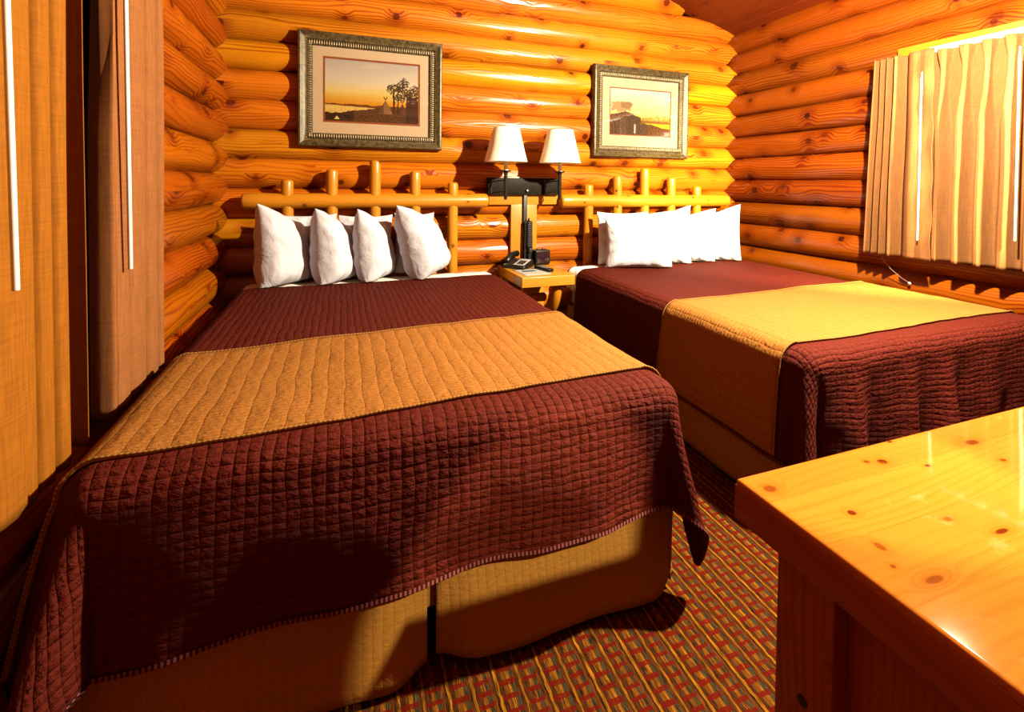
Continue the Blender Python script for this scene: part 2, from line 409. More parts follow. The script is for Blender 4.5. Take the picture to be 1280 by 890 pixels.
rnd = random.Random(3)
seams_b = [1.197 + P * k for k in range(-7, 11)]           # seams of the back and front walls
mb = MB(); mf = MB()
for k, z in enumerate(seams_b):
    zc = z + P / 2
    x0, x1 = XL - .12, XR + .12
    if zc + .04 > ceil_z(XL - .1):
        half = max(.05, (RIDGE_Z + .06 - zc) / SLOPE)
        x0, x1 = max(x0, RIDGE_X - half), min(x1, RIDGE_X + half)
        if x1 - x0 < .3: continue
    log(mb, (x0, YB + OFF, zc), (x1, YB + OFF, zc), k * 3.71 + 1, logtint(rnd, (1.08, 1.18, 1.0)))  # back wall tint lifted: lamplight put into the log colour
    log(mf, (x0, YF - OFF, zc), (x1, YF - OFF, zc), k * 2.31 + 40, logtint(rnd))
struct(mb.build('wall_back', M['log'], sharp=60)); struct(mf.build('wall_front', M['log'], sharp=60))

WR = (.62, 1.95, .86, 1.98)     # right window hole: y0 y1 z0 z1
WL = (1.02, 1.96, .50, 2.05)    # left window hole
for side, X, sg, W in (('right', XR, 1, WR), ('left', XL, -1, WL)):
    mb = MB()
    for k in range(-8, 9):
        zc = 1.197 + P * k + P
        if zc < -.02 or zc - .05 > ceil_z(X): continue
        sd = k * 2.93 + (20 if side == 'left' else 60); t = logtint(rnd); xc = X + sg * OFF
        t = tuple(q * f for q, f in zip(t, (.50, .38, .38) if side == 'right' else (.82, .68, .5)))  # same logs dimmed per side wall: weaker light put into the tint
        if W[2] - .03 < zc < W[3] + .03:
            log(mb, (xc, YF - .12, zc), (xc, W[0], zc), sd, t)
            log(mb, (xc, W[1], zc), (xc, YB + .12, zc), sd + 2, t)
        else:
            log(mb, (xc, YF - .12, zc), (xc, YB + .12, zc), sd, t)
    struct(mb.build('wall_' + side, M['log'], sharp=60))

# windows behind the curtains
for n, X, sg, W in ((1, XL, -1, WL), (2, XR, 1, WR)):
    y0, y1, z0, z1 = W
    mb = MB()
    fx0, fx1 = sorted((X - sg * .03, X + sg * .12))
    for lo, hi, g in (((fx0, y0 - .03, z0), (fx1, y0 + .05, z1), 2), ((fx0, y1 - .05, z0), (fx1, y1 + .03, z1), 2),
                      ((fx0, y0 - .03, z1 - .05), (fx1, y1 + .03, z1 + .03), 1), ((fx0, y0 - .03, z0 - .03), (fx1, y1 + .03, z0 + .05), 1)):
        mb.box(lo, hi, .004, g, seed=n * 3 + lo[1])
    w = struct(mb.build('window_%d' % n, M['sash'] if n == 1 else M['trim']))
    mb = MB(); xa, xb = sorted((X + sg * .06, X + sg * .075))
    mb.box((xa, y0 + .03, z0 + .03), (xb, y1 - .03, z1 - .03), .001)
    mb.build('pane', M['night_glass'], w)
    mb = MB(); xa, xb = sorted((X + sg * .04, X + sg * .06)); ym = (y0 + y1) / 2
    mb.box((xa, ym - .02, z0 + .05), (xb, ym + .02, z1 - .05), .003, 2)
    mb.build('mullion', M['sash'], w)

# ceiling of tongue and groove planks, laid along the room
mb = MB()
for sg in (1, -1):
    half = (XR + .2 - RIDGE_X) if sg > 0 else (RIDGE_X - XL + .2)
    dx = .098; n = int(half / dx) + 1
    for i in range(n):
        xa, xb = RIDGE_X + sg * i * dx, RIDGE_X + sg * (i + 1) * dx
        g = .004
        tn = rnd.uniform(.85, 1.1); sd = rnd.uniform(0, 60)
        za, zb = RIDGE_Z - SLOPE * i * dx, RIDGE_Z - SLOPE * (i + 1) * dx
        prof = [(xa, za + .012), (xa + sg * g, za - SLOPE * g), (xb - sg * g, zb + SLOPE * g), (xb, zb + .012)]
        rows = [[((px, y, pz), (y + sd, (px - xa) + sd), tn) for px, pz in prof] for y in [YF - .15 + j * .25 for j in range(22)]]
        mb.grid(rows, flip=(sg < 0))
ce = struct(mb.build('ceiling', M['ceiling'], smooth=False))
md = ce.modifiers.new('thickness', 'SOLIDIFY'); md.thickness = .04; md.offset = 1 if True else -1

# log rafter whose foot shows at the top right
mb = MB()
pts = [(x, 1.87, ceil_z(x) - .085) for x in [1.285 + i * .19 for i in range(11)]]
mb.tube(pts, .085, 24, True, 5.0, 1.0, wob=.04)
struct(mb.build('trim_1', M['log']))

mb = MB(); mb.box((XL - .2, YF - .2, -.06), (XR + .2, YB + .2, 0), 0)
struct(mb.build('floor', M['carpet'], smooth=False))

# ------------------------------------------------------------------ beds
def make_profile(r, o_fn, off):
    """(outward, down) along the arc from the flat top over the rolled edge and down the drop"""
    def f(w, L, key):
        q = r * PI / 2
        if w <= q:
            a = w / r; return r * math.sin(a) + off * math.sin(a), r * (1 - math.cos(a)) - off * math.cos(a)
        s = w - q
        o, d = o_fn(key, s, max(L - q, 1e-4))
        return r + off + o, r + d
    return f

def bed_cloth(name, mat, label, cx, a, Y0, Y1, zt, r, hem, o_fn, group, hemmat=None, seed=0.0):
    """bedspread: hem(key)->arc length beyond the flat top; key=(side, t) with side in left/lc/foot/rc/right"""
    xa, xb, y0 = cx - a + r, cx + a - r, Y0 + r
    NX, NY, KC = 64, 70, 26
    prof = make_profile(r, o_fn, 0.0)
    per = []
    for i in range(NY): per.append((xa, lerp(Y1, y0, i / NY), -1, 0, ('left', lerp(Y1, y0, i / NY))))
    for i in range(KC): th = PI / 2 * i / KC; per.append((xa, y0, -math.cos(th), -math.sin(th), ('lc', i / KC)))
    for i in range(NX): per.append((lerp(xa, xb, i / NX), y0, 0, -1, ('foot', lerp(xa, xb, i / NX))))
    for i in range(KC): th = PI / 2 * i / KC; per.append((xb, y0, math.sin(th), -math.cos(th), ('rc', i / KC)))
    for i in range(NY + 1): per.append((xb, lerp(y0, Y1, i / NY), 1, 0, ('right', lerp(y0, Y1, i / NY))))
    def topz(x, y):
        return zt + .006 * nz(x * 3 + seed, y * 3) + .003 * nz(x * 9, y * 9 + seed)
    NW = 46; mb = MB(); rows = []
    for bx, by, nx, ny, key in per:
        L = hem(key); row = []
        for k in range(NW + 1):
            w = L * (k / NW) ** 1.0
            o, d = prof(w, L, key)
            fall = sstep(0, .3, d)
            jit = .0035 * nz(bx * 14 + nx * 2 + seed, by * 14 + ny * 2, d * 13) * fall
            z = topz(bx, by) - d
            p = Vector((bx + nx * (o + jit), by + ny * (o + jit), max(z, .012)))
            row.append((p, (bx + nx * w + seed, by + ny * w), 1.0))
        rows.append(row)
    mb.grid(rows)
    tops = []
    for j in range(NY + 1):
        y = lerp(Y1, y0, j / NY)
        tops.append([(Vector((lerp(xa, xb, i / NX), y, topz(lerp(xa, xb, i / NX), y))), (lerp(xa, xb, i / NX) + seed, y), 1.0) for i in range(NX + 1)])
    mb.grid(tops, flip=True)
    ob = mb.build(name, mat, sharp=0)
    tag(ob, label, 'bedspread', group)
    so = ob.modifiers.new('thickness', 'SOLIDIFY'); so.thickness = .009; so.offset = -1
    if hemmat:
        hb = MB(); L = 0; last = None; hr = []
        for row in rows:
            p = row[-1][0]; q = row[-2][0]
            up_ = (q - p).normalized()
            if last is not None: L += (p - last).length
            last = p
            hr.append((p, up_, L))
        rws = []
        for i, (p, u_, L) in enumerate(hr):
            tgt = (hr[min(i + 1, len(hr) - 1)][0] - hr[max(i - 1, 0)][0]).normalized()
            nrm = u_.cross(tgt).normalized()
            if nrm.dot(Vector((p.x - cx, p.y - 2.2, 0))) < 0: nrm = -nrm
            rws.append([(p + nrm * .004 + u_ * .012, (L, 0), 1), (p + nrm * .005 + u_ * .002, (L, .5), 1), (p - u_ * .003, (L, 1), 1), (p - nrm * .012 + u_ * .004, (L, 1.5), 1)])
        hb.grid(rws)
        hb.build('hem_stitching', hemmat, ob)
    return ob, prof

def runner(name, mat, label, cx, a, zt, r, yr, hemL, hemR, o_fn, group, hemmat, seed=0.0, ns=0.0):
    """folded band lying across the bed; yr(s)->(near, far) with s in -1..1 across"""
    off = .010; prof = make_profile(r, o_fn, off)
    half = a - r; NS = 150; NY = 30
    S0, S1 = -(half + hemL), half + hemR
    mb = MB(); cols = []
    for i in range(NS + 1):
        s = lerp(S0, S1, i / NS); col = []
        near, far = yr(s / a)
        for j in range(NY + 1):
            y = lerp(near, far, j / NY)
            edge = .004 * (1 - sstep(0, .06, min(j, NY - j) / NY))
            if abs(s) <= half:
                x, z = cx + s, zt + off + .006 * nz((cx + s) * 3 + ns, y * 3) + .003 * nz((cx + s) * 9, y * 9 + ns) - edge + .004 * abs(nz(s * 5, y * 5, 3))
            else:
                sg = 1 if s > 0 else -1; w = abs(s) - half
                L = hemL if sg < 0 else hemR
                o, d = prof(w, L, ('left' if sg < 0 else 'right', y))
                x, z = cx + sg * (half + o), max(zt + (.006 * nz((cx + sg * half) * 3 + ns, y * 3) + .003 * nz((cx + sg * half) * 9, y * 9 + ns)) - d, .014)
            col.append((Vector((x, y, z)), (s + seed, y), 1.0))
        cols.append(col)
    mb.grid(cols, flip=True)
    ob = mb.build(name, mat, sharp=0); tag(ob, label, 'bed runner', group)
    so = ob.modifiers.new('thickness', 'SOLIDIFY'); so.thickness = .007; so.offset = -1
    for jj in (0, NY):
        hb = MB(); pts = [c[jj][0] + Vector((0, 0, .001)) for c in cols]
        hb.tube(pts, .0028, 6, True)
        # stitches follow the length of the edge
        h = hb.build('hem_stitching', hemmat, ob)
    return ob

def skirt_panel(name, parent, p0, p1, nrm, zt, zb, flare, seed, curl0=0.0, curl1=0.0, wav=.010):
    p0, p1, nrm = Vector(p0), Vector(p1), Vector(nrm); L = (p1 - p0).length
    n = max(12, int(L / .014)); mb = MB(); rows = []
    for i in range(n + 1):
        t = i / n; s = t * L; row = []
        for k in range(17):
            f = k / 16
            o = flare * f ** 1.6 + wav * f * (nz(s * 4.2 + seed, 0, f) + .6 * math.sin(s * 15 + seed * 3 + f))
            e0 = 1 - sstep(0, .13, s); e1 = 1 - sstep(0, .13, L - s)
            o += -curl0 * e0 * e0 * f + -curl1 * e1 * e1 * f
            zz = lerp(zt, zb + .012 * nz(s * 5 + seed, 9) + .03 * (e0 * e0 * curl0 + e1 * e1 * curl1) / .05 * .4, f)
            row.append((p0.lerp(p1, t) + nrm * o + Vector((0, 0, zz)), (s + seed, zt - zz), 1.0))
        rows.append(row)
    mb.grid(rows)
    ob = mb.build(name, M['tan'], parent, sharp=0)
    so = ob.modifiers.new('thickness', 'SOLIDIFY'); so.thickness = .006; so.offset = 0
    return ob

def rounded_slab(mb, lo, hi, bev, seg=4): mb.box(lo, hi, bev, segs=seg)

def make_bed(name, label, cx, a, Y0, Y1, zt, slit):
    t = thing(name, label, 'bed', (cx, (Y0 + Y1) / 2, 0), 'queen beds')
    ai = a - .035
    mb = MB(); rounded_slab(mb, (cx - ai, Y0 + .035, .36), (cx + ai, Y1, zt - .025), .05); mb.build('mattress', M['mattress'], t)
    mb = MB(); rounded_slab(mb, (cx - ai + .01, Y0 + .05, .14), (cx + ai - .01, Y1, .355), .015); mb.build('box_spring', M['tan'], t)
    mb = MB()
    for sx in (-1, 1):
        for yy in (Y0 + .25, Y1 - .2):
            mb2 = MB(); mb2.tube([(cx + sx * (ai - .22), yy, 0), (cx + sx * (ai - .22), yy, .14)], .025, 14); mb2.build('leg', M['black'], t)
    # white sheet folded over the mattress at the pillow end
    mb = MB(); rows = []
    for j in range(13):
        y = lerp(Y1 - .34, Y1, j / 12); row = []
        for i in range(61):
            s = lerp(-a - .12, a + .12, i / 60)
            rr = .06; half = a - .004 - rr
            if abs(s) < half: x, z = cx + s, zt - .012
            else:
                w = abs(s) - half; sg = 1 if s > 0 else -1
                if w < rr * PI / 2: x, z = cx + sg * (half + rr * math.sin(w / rr)), zt - .012 - rr * (1 - math.cos(w / rr))
                else: x, z = cx + sg * (half + rr), zt - .012 - rr - (w - rr * PI / 2)
            row.append((Vector((x, y, z + .004 * nz(s * 8, y * 8))), (s, y), 1))
        rows.append(row)
    mb.grid(rows); sh = mb.build('sheet', M['sheet'], t, sharp=0)
    so = sh.modifiers.new('thickness', 'SOLIDIFY'); so.thickness = .005; so.offset = -1
    sh['label'] = 'white sheet'
    xs = cx + slit
    skirt_panel('bed_skirt', t, (cx - a + .02, Y0 + .03, 0), (xs - .012, Y0 + .03, 0), (0, -1, 0), .36, .02, .035, cx + 1, .02, .035)
    skirt_panel('bed_skirt', t, (xs + .012, Y0 + .03, 0), (cx + a - .02, Y0 + .03, 0), (0, -1, 0), .36, .025, .035, cx + 5, .035, .05)
    skirt_panel('bed_skirt', t, (cx + a - .02, Y0 + .035, 0), (cx + a - .02, Y1, 0), (1, 0, 0), .36, .02, .02, cx + 8, .03, 0, wav=.006)
    skirt_panel('bed_skirt', t, (cx - a + .02, Y1, 0), (cx - a + .02, Y0 + .035, 0), (-1, 0, 0), .36, .02, .02, cx + 11, 0, .03, wav=.006)
    return t

ZT, RR = .65, .075
# ---- bed on the left
B1 = dict(cx=.222, a=.768, Y0=1.165, Y1=3.15)
make_bed('bed', 'queen bed under the left window, its tan skirt split at the foot', B1['cx'], B1['a'], B1['Y0'], B1['Y1'], ZT, .0)
def hem1(key):
    k, t = key; base = RR * PI / 2
    if k == 'foot':
        z = lerp(.235, .285, clamp((t + .45) / 1.3)) + .008 * nz(t * 5, 2)
        return base + (ZT - RR - z)
    if k == 'left': return base + .375
    if k == 'right': return base + .36 + .02 * nz(t * 3, 5)
    A = (hem1(('left', 1.2)), hem1(('foot', -.45))) if k == 'lc' else (hem1(('foot', .9)), hem1(('right', 1.2)))
    th = PI / 2 * t
    d = min(A[0] / max(math.cos(th), .01), A[1] / max(math.sin(th), .01))
    return min(d, max(A) * (1.34 if k == 'lc' else 1.27))
def out1(key, s, L):
    k, t = key; f = s / L
    if k == 'foot':
        e = sstep(-.44, -.2, t) * (1 - sstep(.62, .9, t))
        pull = -.020 * (1 - sstep(-.47, -.32, t)) - .008 * sstep(.66, .84, t)
        o = .012 * s / .3 + .012 * math.sin(t * 11 + .6) * f * e + .012 * nz(t * 3.3, 1.7, f) * f
        return o + pull * f ** 1.2 + .012 * math.sin(PI * min(1, f * 1.2)) * e, s * .995
    if k == 'left': return (.025 + .07 * (1 - sstep(1.22, 1.65, t))) * f ** .8, s * .99
    if k == 'right':
        return .025 * f + .02 * f * (1 - sstep(1.25, 1.5, t)) + .008 * nz(t * 4, 3) * f, s * .99
    # corner: the spare cloth gathers in one cone-shaped fold
    if k == 'lc':
        b = math.exp(-((t - .66) / .22) ** 2); e = .095 * f ** .8 * (1 - t) ** 1.5
        return e + .12 * b * f ** 1.05 - .03 * math.exp(-((t - .97) / .08) ** 2) * f, s * (1 - .06 * b)
    b = math.exp(-((t - .36) / .25) ** 2)
    return .045 * f * t - .008 * f * (1 - t) + .085 * b * f ** 1.15, s * (1 - .03 * b)
bed_cloth('bedspread', M['burg'], 'burgundy quilted bedspread on the left bed, its gathered corner touching the carpet', B1['cx'], B1['a'], B1['Y0'], B1['Y1'] - .19, ZT, RR, hem1, out1, 'burgundy bedspreads', M['hem'], 0.0)
def yr1(s):
    near = lerp(1.235, 1.30, clamp(s * .5 + .5)) + .012 * math.sin(s * 3.0); far = lerp(1.90, 1.975, clamp(s * .5 + .5)) + .02 * math.sin(s * 2 + .5)
    return near, far
runner('bed_runner', M['gold'], 'gold quilted band across the left bed with a stitched edge', B1['cx'], B1['a'], ZT, RR, yr1, .48, .46, out1, 'gold bed runners', M['goldhem'], .3)

# ---- bed on the right
B2 = dict(cx=2.325, a=.772, Y0=1.225, Y1=3.15)
make_bed('bed', 'queen bed along the right wall, by the desk and the bright window', B2['cx'], B2['a'], B2['Y0'], B2['Y1'], ZT, .1)
def hem2(key):
    k, t = key; base = RR * PI / 2
    if k == 'foot': return base + (ZT - RR - .25) + .01 * nz(t * 4, 8)
    if k == 'left': return base + .36 + .015 * nz(t * 3, 15)
    if k == 'right': return base + .30
    A = (hem2(('left', 1.25)), hem2(('foot', 1.6))) if k == 'lc' else (hem2(('foot', 3.0)), hem2(('right', 1.25)))
    th = PI / 2 * t
    d = min(A[0] / max(math.cos(th), .01), A[1] / max(math.sin(th), .01))
    return min(d, max(A) * (1.2 if k == 'lc' else 1.25))
def out2(key, s, L):
    k, t = key; f = s / L
    if k == 'foot':
        o = .014 * f
        for c, w, h in ((1.80, .05, .05), (2.10, .045, .045), (2.33, .05, .05), (2.62, .07, .02)):
            o += h * f * (math.exp(-((t - c + .02 * f) / w) ** 2) - .5 * math.exp(-((t - c - w * 1.7) / (w * .8)) ** 2))
        return o + .01 * nz(t * 4, 6, f) * f - .03 * f * (1 - sstep(1.58, 1.74, t)), s * .99
    if k == 'left': return .02 * f + .008 * nz(t * 4, 31) * f, s * .99
    if k == 'right': return .0, s
    if k == 'lc':
        b = math.exp(-((t - .52) / .20) ** 2)
        return .02 * f * (1 - t) - .02 * f * t + .125 * b * f - .02 * math.exp(-((t - .95) / .1) ** 2) * f, s * (1 - .05 * b)
    b = math.exp(-((t - .4) / .22) ** 2)
    return .02 * f * (1 - t) + .05 * b * f, s * .98
bed_cloth('bedspread', M['burg'], 'burgundy quilted bedspread on the right bed, creased folds down its foot', B2['cx'], B2['a'], B2['Y0'], B2['Y1'] - .16, ZT, RR, hem2, out2, 'burgundy bedspreads', M['hem'], 5.0)
def yr2(s):
    near = 1.325 + .03 * clamp(s * .5 + .5) + .008 * math.sin(s * 4); far = lerp(2.02, 2.05, clamp(s * .5 + .5)) + .02 * math.sin(s * 3)
    return near, far
runner('bed_runner', M['gold'], 'gold quilted band across the right bed, hanging down its near side', B2['cx'], B2['a'], ZT, RR, yr2, .455, .38, out2, 'gold bed runners', M['goldhem'], 2.1, 5.0)

# ------------------------------------------------------------------ pillows
def pillow(Bp, Tp, ang, L, T, label, group, seed, mid=0.0, slump=0.0):
    """Bp, Tp: bottom and top corner of the near edge; ang: heading of the long direction in plan"""
    Bp, Tp = Vector(Bp), Vector(Tp)
    e1 = Vector((math.cos(ang), math.sin(ang), 0)); e2 = (Tp - Bp); Hh = e2.length; e2.normalize()
    e1 = (e1 - e2 * e1.dot(e2)).normalized(); n = e1.cross(e2)
    c = (Bp + Tp) / 2 + e1 * (L / 2)
    mb = MB(); N = 40
    for sgn in (1, -1):
        rows = []
        for i in range(N + 1):
            uu = -1 + 2 * i / N; uu = math.sin(uu * PI / 2) * .6 + uu * .4; row = []
            for j in range(N + 1):
                vv = -1 + 2 * j / N; vv = math.sin(vv * PI / 2) * .6 + vv * .4
                x = uu * (1 - .075 * (1 - vv * vv) * abs(uu) ** 2); y = vv * (1 - .075 * (1 - uu * uu) * abs(vv) ** 2)
                y = -1 + (y + 1) * (1 - slump * sstep(-1, 1, uu)); prof = (max(0, 1 - uu ** 4) ** .62) * (max(0, 1 - vv ** 4) ** .62)
                sag = 1 - .22 * vv                                # filling settles to the bottom
                th = T * prof * sag
                ex = (1 - uu * uu) * (1 - vv * vv)
                wr = (.010 * nz(uu * 3 + seed, vv * 2.2, sgn * 3) + .006 * nz(uu * 9 + seed, vv * 4, sgn)) * min(1, prof * 1.4)
                e = max(abs(uu), abs(vv))
                wr += .005 * math.sin(14 * math.atan2(vv, uu) + seed * 5) * sstep(.45, .9, e) * (1 - sstep(.93, 1, e))
                p = c + e1 * (x * L / 2) + e2 * (y * Hh / 2) + n * (sgn * (th + wr)) + n * mid * (1 - vv * vv)
                p.z = max(p.z, ZT + .006)
                row.append((p, (uu * L / 2, vv * Hh / 2), 1.0))
            rows.append(row)
        mb.grid(rows, flip=(sgn < 0))
    # stitched seam all round
    o = mb.build('pillow', M['linen'], loc=c, sharp=0)
    return tag(o, label, 'pillow', group)
g1, g2 = 'white pillows on the left bed', 'white pillows on the right bed'
zb = ZT - .018
# leaning row, left bed (near edge to the camera's left, faces turned to the nightstand)
pillow((-.415, 2.925, zb), (-.430, 2.945, 1.12), math.radians(50), .33, .105, 'white pillow leaning on the left bed, leftmost of its front row, nearest the corner', g1, 1.3, slump=.22)
pillow((-.105, 2.925, zb), (-.135, 2.945, 1.09), math.radians(56), .32, .105, 'white pillow on the left bed, second from the left in its front row', g1, 2.7, slump=.25)
pillow((.145, 2.925, zb), (.095, 2.945, 1.085), math.radians(62), .31, .095, 'white pillow on the left bed, narrow-looking third of its front row', g1, 4.1, slump=.22)
pillow((.455, 2.905, zb), (.318, 2.945, 1.105), math.radians(52), .33, .115, 'white pillow on the left bed, tilted one of the front row nearest the nightstand', g1, 5.9, slump=.25)
# flat row behind them against the headboard
pillow((-.40, 3.165, zb), (-.40, 3.185, 1.045), 0, .38, .040, 'shaded white pillow flat against the left headboard, behind the leftmost front pillow', g1, 8.2)
pillow((-.01, 3.165, zb), (-.01, 3.185, 1.035), 0, .33, .040, 'shaded white pillow flat against the left headboard, behind the middle front pillows', g1, 9.4)
pillow((.33, 3.165, zb), (.33, 3.185, 1.045), 0, .26, .038, 'shaded white pillow flat against the left headboard, behind the tilted front pillow', g1, 10.1)
# right bed
pillow((2.255, 2.85, zb), (2.272, 2.90, 1.055), math.radians(166), .50, .095, 'crumpled white pillow lying front on the right bed, widest one nearest the nightstand', g2, 12.5, slump=.10)
pillow((2.50, 2.94, zb), (2.500, 2.965, 1.09), math.radians(138), .36, .09, 'white pillow on the right bed with a pointed corner, just behind the crumpled front one', g2, 13.1, slump=.22)
pillow((2.735, 2.955, zb), (2.750, 2.975, 1.065), math.radians(138), .34, .09, 'white pillow on the right bed, second from the right wall', g2, 14.9, slump=.16)
pillow((2.985, 2.94, zb), (2.985, 2.965, 1.095), math.radians(140), .35, .09, 'white pillow on the right bed, rightmost and closest to the right log wall', g2, 15.5, slump=.20)
pillow((1.785, 3.10, zb), (1.79, 3.135, 1.04), math.radians(-6), .42, .06, 'white pillow upright against the right headboard, behind the crumpled front one', g2, 17.2)

# ------------------------------------------------------------------ headboards
def headboard(label, x0, x1, zr, posts, seed):
    q = 3.27 / 3.24; x0, x1, zr = x0 * q, x1 * q, 1.25 + (zr - 1.25) * q; posts = [(x * q, 1.25 + (z - 1.25) * q) for x, z in posts]
    t = thing('headboard', label, 'headboard', ((x0 + x1) / 2, 3.27, 0), 'pole headboards')
    mb = MB(); n = 16
    mb.tube([(lerp(x0, x1, i / n), 3.27, zr + .003 * nz(i * .7, seed)) for i in range(n + 1)], [.049 + .003 * nz(i * .5, seed, 4) for i in range(n + 1)], 24, True, seed, 1.0, wob=.04, dome=.45)
    mb.build('rail', M['rail'], t)
    for k, (x, zt) in enumerate(posts):
        mb = MB(); n = 14
        mb.tube([(x + .002 * nz(i * .5, k, seed), 3.27, lerp(.0 if k in (0, 4) else .12, zt, i / n)) for i in range(n + 1)], [.036 + .002 * nz(i * .6, k) for i in range(n + 1)], 20, True, seed + k * 4.3, rnd.uniform(.94, 1.05), wob=.04, dome=.5)
        mb.build('post', M['rail'], t)
    mb = MB(); mb.tube([(lerp(posts[0][0] - .08, posts[-1][0] + .08, i / 10), 3.27, .42) for i in range(11)], .045, 20, True, seed + 30, 1.0, dome=.4)
    mb.build('rail', M['rail'], t)
headboard('yellow pine pole headboard behind the left bed', -.556, .982, 1.120, [(-.306, 1.252), (-.049, 1.320), (.214, 1.383), (.472, 1.318), (.728, 1.246)], 1.0)
headboard('yellow pine pole headboard behind the right bed', 1.540, 3.115, 1.113, [(1.779, 1.239), (2.031, 1.310), (2.279, 1.372), (2.533, 1.304), (2.791, 1.234)], 11.0)

# ------------------------------------------------------------------ T-shaped mounting board, lamp
mb = MB(); mb.box((1.005, 3.305, 1.087), (1.555, 3.336, 1.29), .003, 0, seed=2)
b = mb.build('backing_board', M['board']); tag(b, 'pine T-shaped mounting board on the log wall under the double lamp', 'board')
mb = MB(); mb.box((1.178, 3.306, .622), (1.383, 3.336, 1.087), .003, 2, seed=8); mb.build('upright_board', M['board'], b)

lamp = thing('wall_lamp', 'double wall lamp with two cream cone shades on a black bracket', 'lamp', (1.27, 3.305, 1.22))
mb = MB(); mb.box((.990, 3.275, 1.158), (1.546, 3.304, 1.283), .004); mb.build('backplate', M['plate'], lamp)
mb = MB()
mb.lathe([(0, .008), (.012, .006), (.016, 0)], (0, 0, 0), 20)
kb = MB(); kb.tube([(1.288, 3.275, 1.19), (1.288, 3.258, 1.19)], .009, 16, True, dome=.4); kb.build('switch_knob', M['brass'], lamp)
mb = MB(); mb.box((1.268, 3.284, .622), (1.296, 3.305, 1.158), .003); mb.build('cord_cover', M['black'], lamp)
for sx, xb in ((1.094, 1.012), (1.512, 1.43)):
    ys = 3.10; K = ys / 3.19; sx *= K
    Z = lambda z: 1.25 + (z - 1.25) * K
    ZP = lambda pr: [(r, Z(z)) for r, z in pr]
    arm = MB()
    for z in (1.262, 1.182):
        arm.tube([(xb, 3.275, z - .012), (xb + .04, 3.18, z), (sx, ys, z)], .0045, 8, True)
    arm.tube([(xb, 3.272, 1.16), (xb, 3.272, 1.275)], .007, 10, True)
    arm.build('swing_arm', M['black'], lamp)
    st = MB()
    st.tube([(sx, ys, Z(1.128)), (sx, ys, Z(1.15)), (sx, ys, Z(1.30)), (sx, ys, Z(1.325))], [.009, .014, .013, .017], 18, True)
    st.lathe(ZP([(.0, 1.322), (.03, 1.324), (.037, 1.331), (.036, 1.335), (.0, 1.332)]), (sx, ys, 0), 24)
    st_ob = st.build('candle_holder', M['black'], lamp)
    hold = st_ob; cs = MB(); cs.tube([(sx, ys, Z(1.333)), (sx, ys, Z(1.415))], .014, 18, True); cs.build('candle_sleeve', M['candle'], hold)
    bl = MB(); bl.lathe(ZP([(.001, 1.415), (.013, 1.42), (.014, 1.44), (.028, 1.47), (.03, 1.49), (.02, 1.512), (.001, 1.52)]), (sx, ys, 0), 20)
    bl.build('bulb', M['candle'], hold)
    sd = MB()
    outer = [(.152, 1.394), (.150, 1.397), (.121, 1.51), (.0935, 1.63), (.092, 1.632)]
    inner = [(.0900, 1.630), (.118, 1.51), (.148, 1.395), (.152, 1.394)]
    sd.lathe([(r * K, Z(z)) for r, z in outer + inner], (sx, ys, 0), 48)
    so = sd.build('lamp_shade', M['shade'], lamp)
    hp = MB()
    for k in range(3):
        a = k * 2 * PI / 3 + .4
        hp.tube([(sx, ys, Z(1.60)), (sx + .094 * math.cos(a), ys + .094 * math.sin(a), Z(1.612))], .0022, 6, True)
    hp.tube([(sx, ys, Z(1.52)), (sx, ys, Z(1.615))], .004, 8, True, dome=.5)
    hp.build('shade_ring', M['brass'], so)

# ------------------------------------------------------------------ nightstand and what stands on it
ns = thing('nightstand', 'small pine wall nightstand with a thick pale front edge, between the beds', 'nightstand', (1.272, 3.08, 0))
zn = .645
mb = MB(); mb.box((1.085, 2.825, zn - .066), (1.46, 3.33, zn), .005, 0, seed=4, segs=3); mb.build('tabletop', M['night'], ns)
mb = MB(); mb.tube([(1.365, 2.90 + .28 * (1 - math.cos(a)), zn - .07 - .26 * math.sin(a)) for a in [i * PI / 2 / 12 for i in range(13)]] + [(1.365, 3.24, .33), (1.365, 3.29, .29)], .034, 18, True, 3.0, dome=.3)
mb.build('curved_leg', M['rail'], ns)
mb = MB(); mb.tube([(1.16, 2.94 + .26 * (1 - math.cos(a)), zn - .07 - .26 * math.sin(a)) for a in [i * PI / 2 / 12 for i in range(13)]] + [(1.16, 3.26, .33), (1.16, 3.29, .30)], .034, 18, True, 7.0, dome=.3)
mb.build('curved_leg', M['rail'], ns)
mb = MB(); mb.tube([(1.10, 3.0, .47), (1.2, 3.0, .47), (1.325, 3.0, .47)], .030, 18, True, 9.0, dome=.35); mb.build('stretcher', M['rail'], ns)
mb = MB(); mb.box((1.10, 3.295, 0), (1.445, 3.33, zn - .066), .004, 2, seed=6); mb.build('back_panel', M['night'], ns)
mb = MB(); mb.box((-.02, -.24, -.015), (.02, .24, .015), .003, 1, seed=3, mat=Matrix.Translation((1.102, 3.06, .42)) @ Matrix.Rotation(math.radians(40), 4, 'X')); mb.build('side_brace', M['night'], ns)

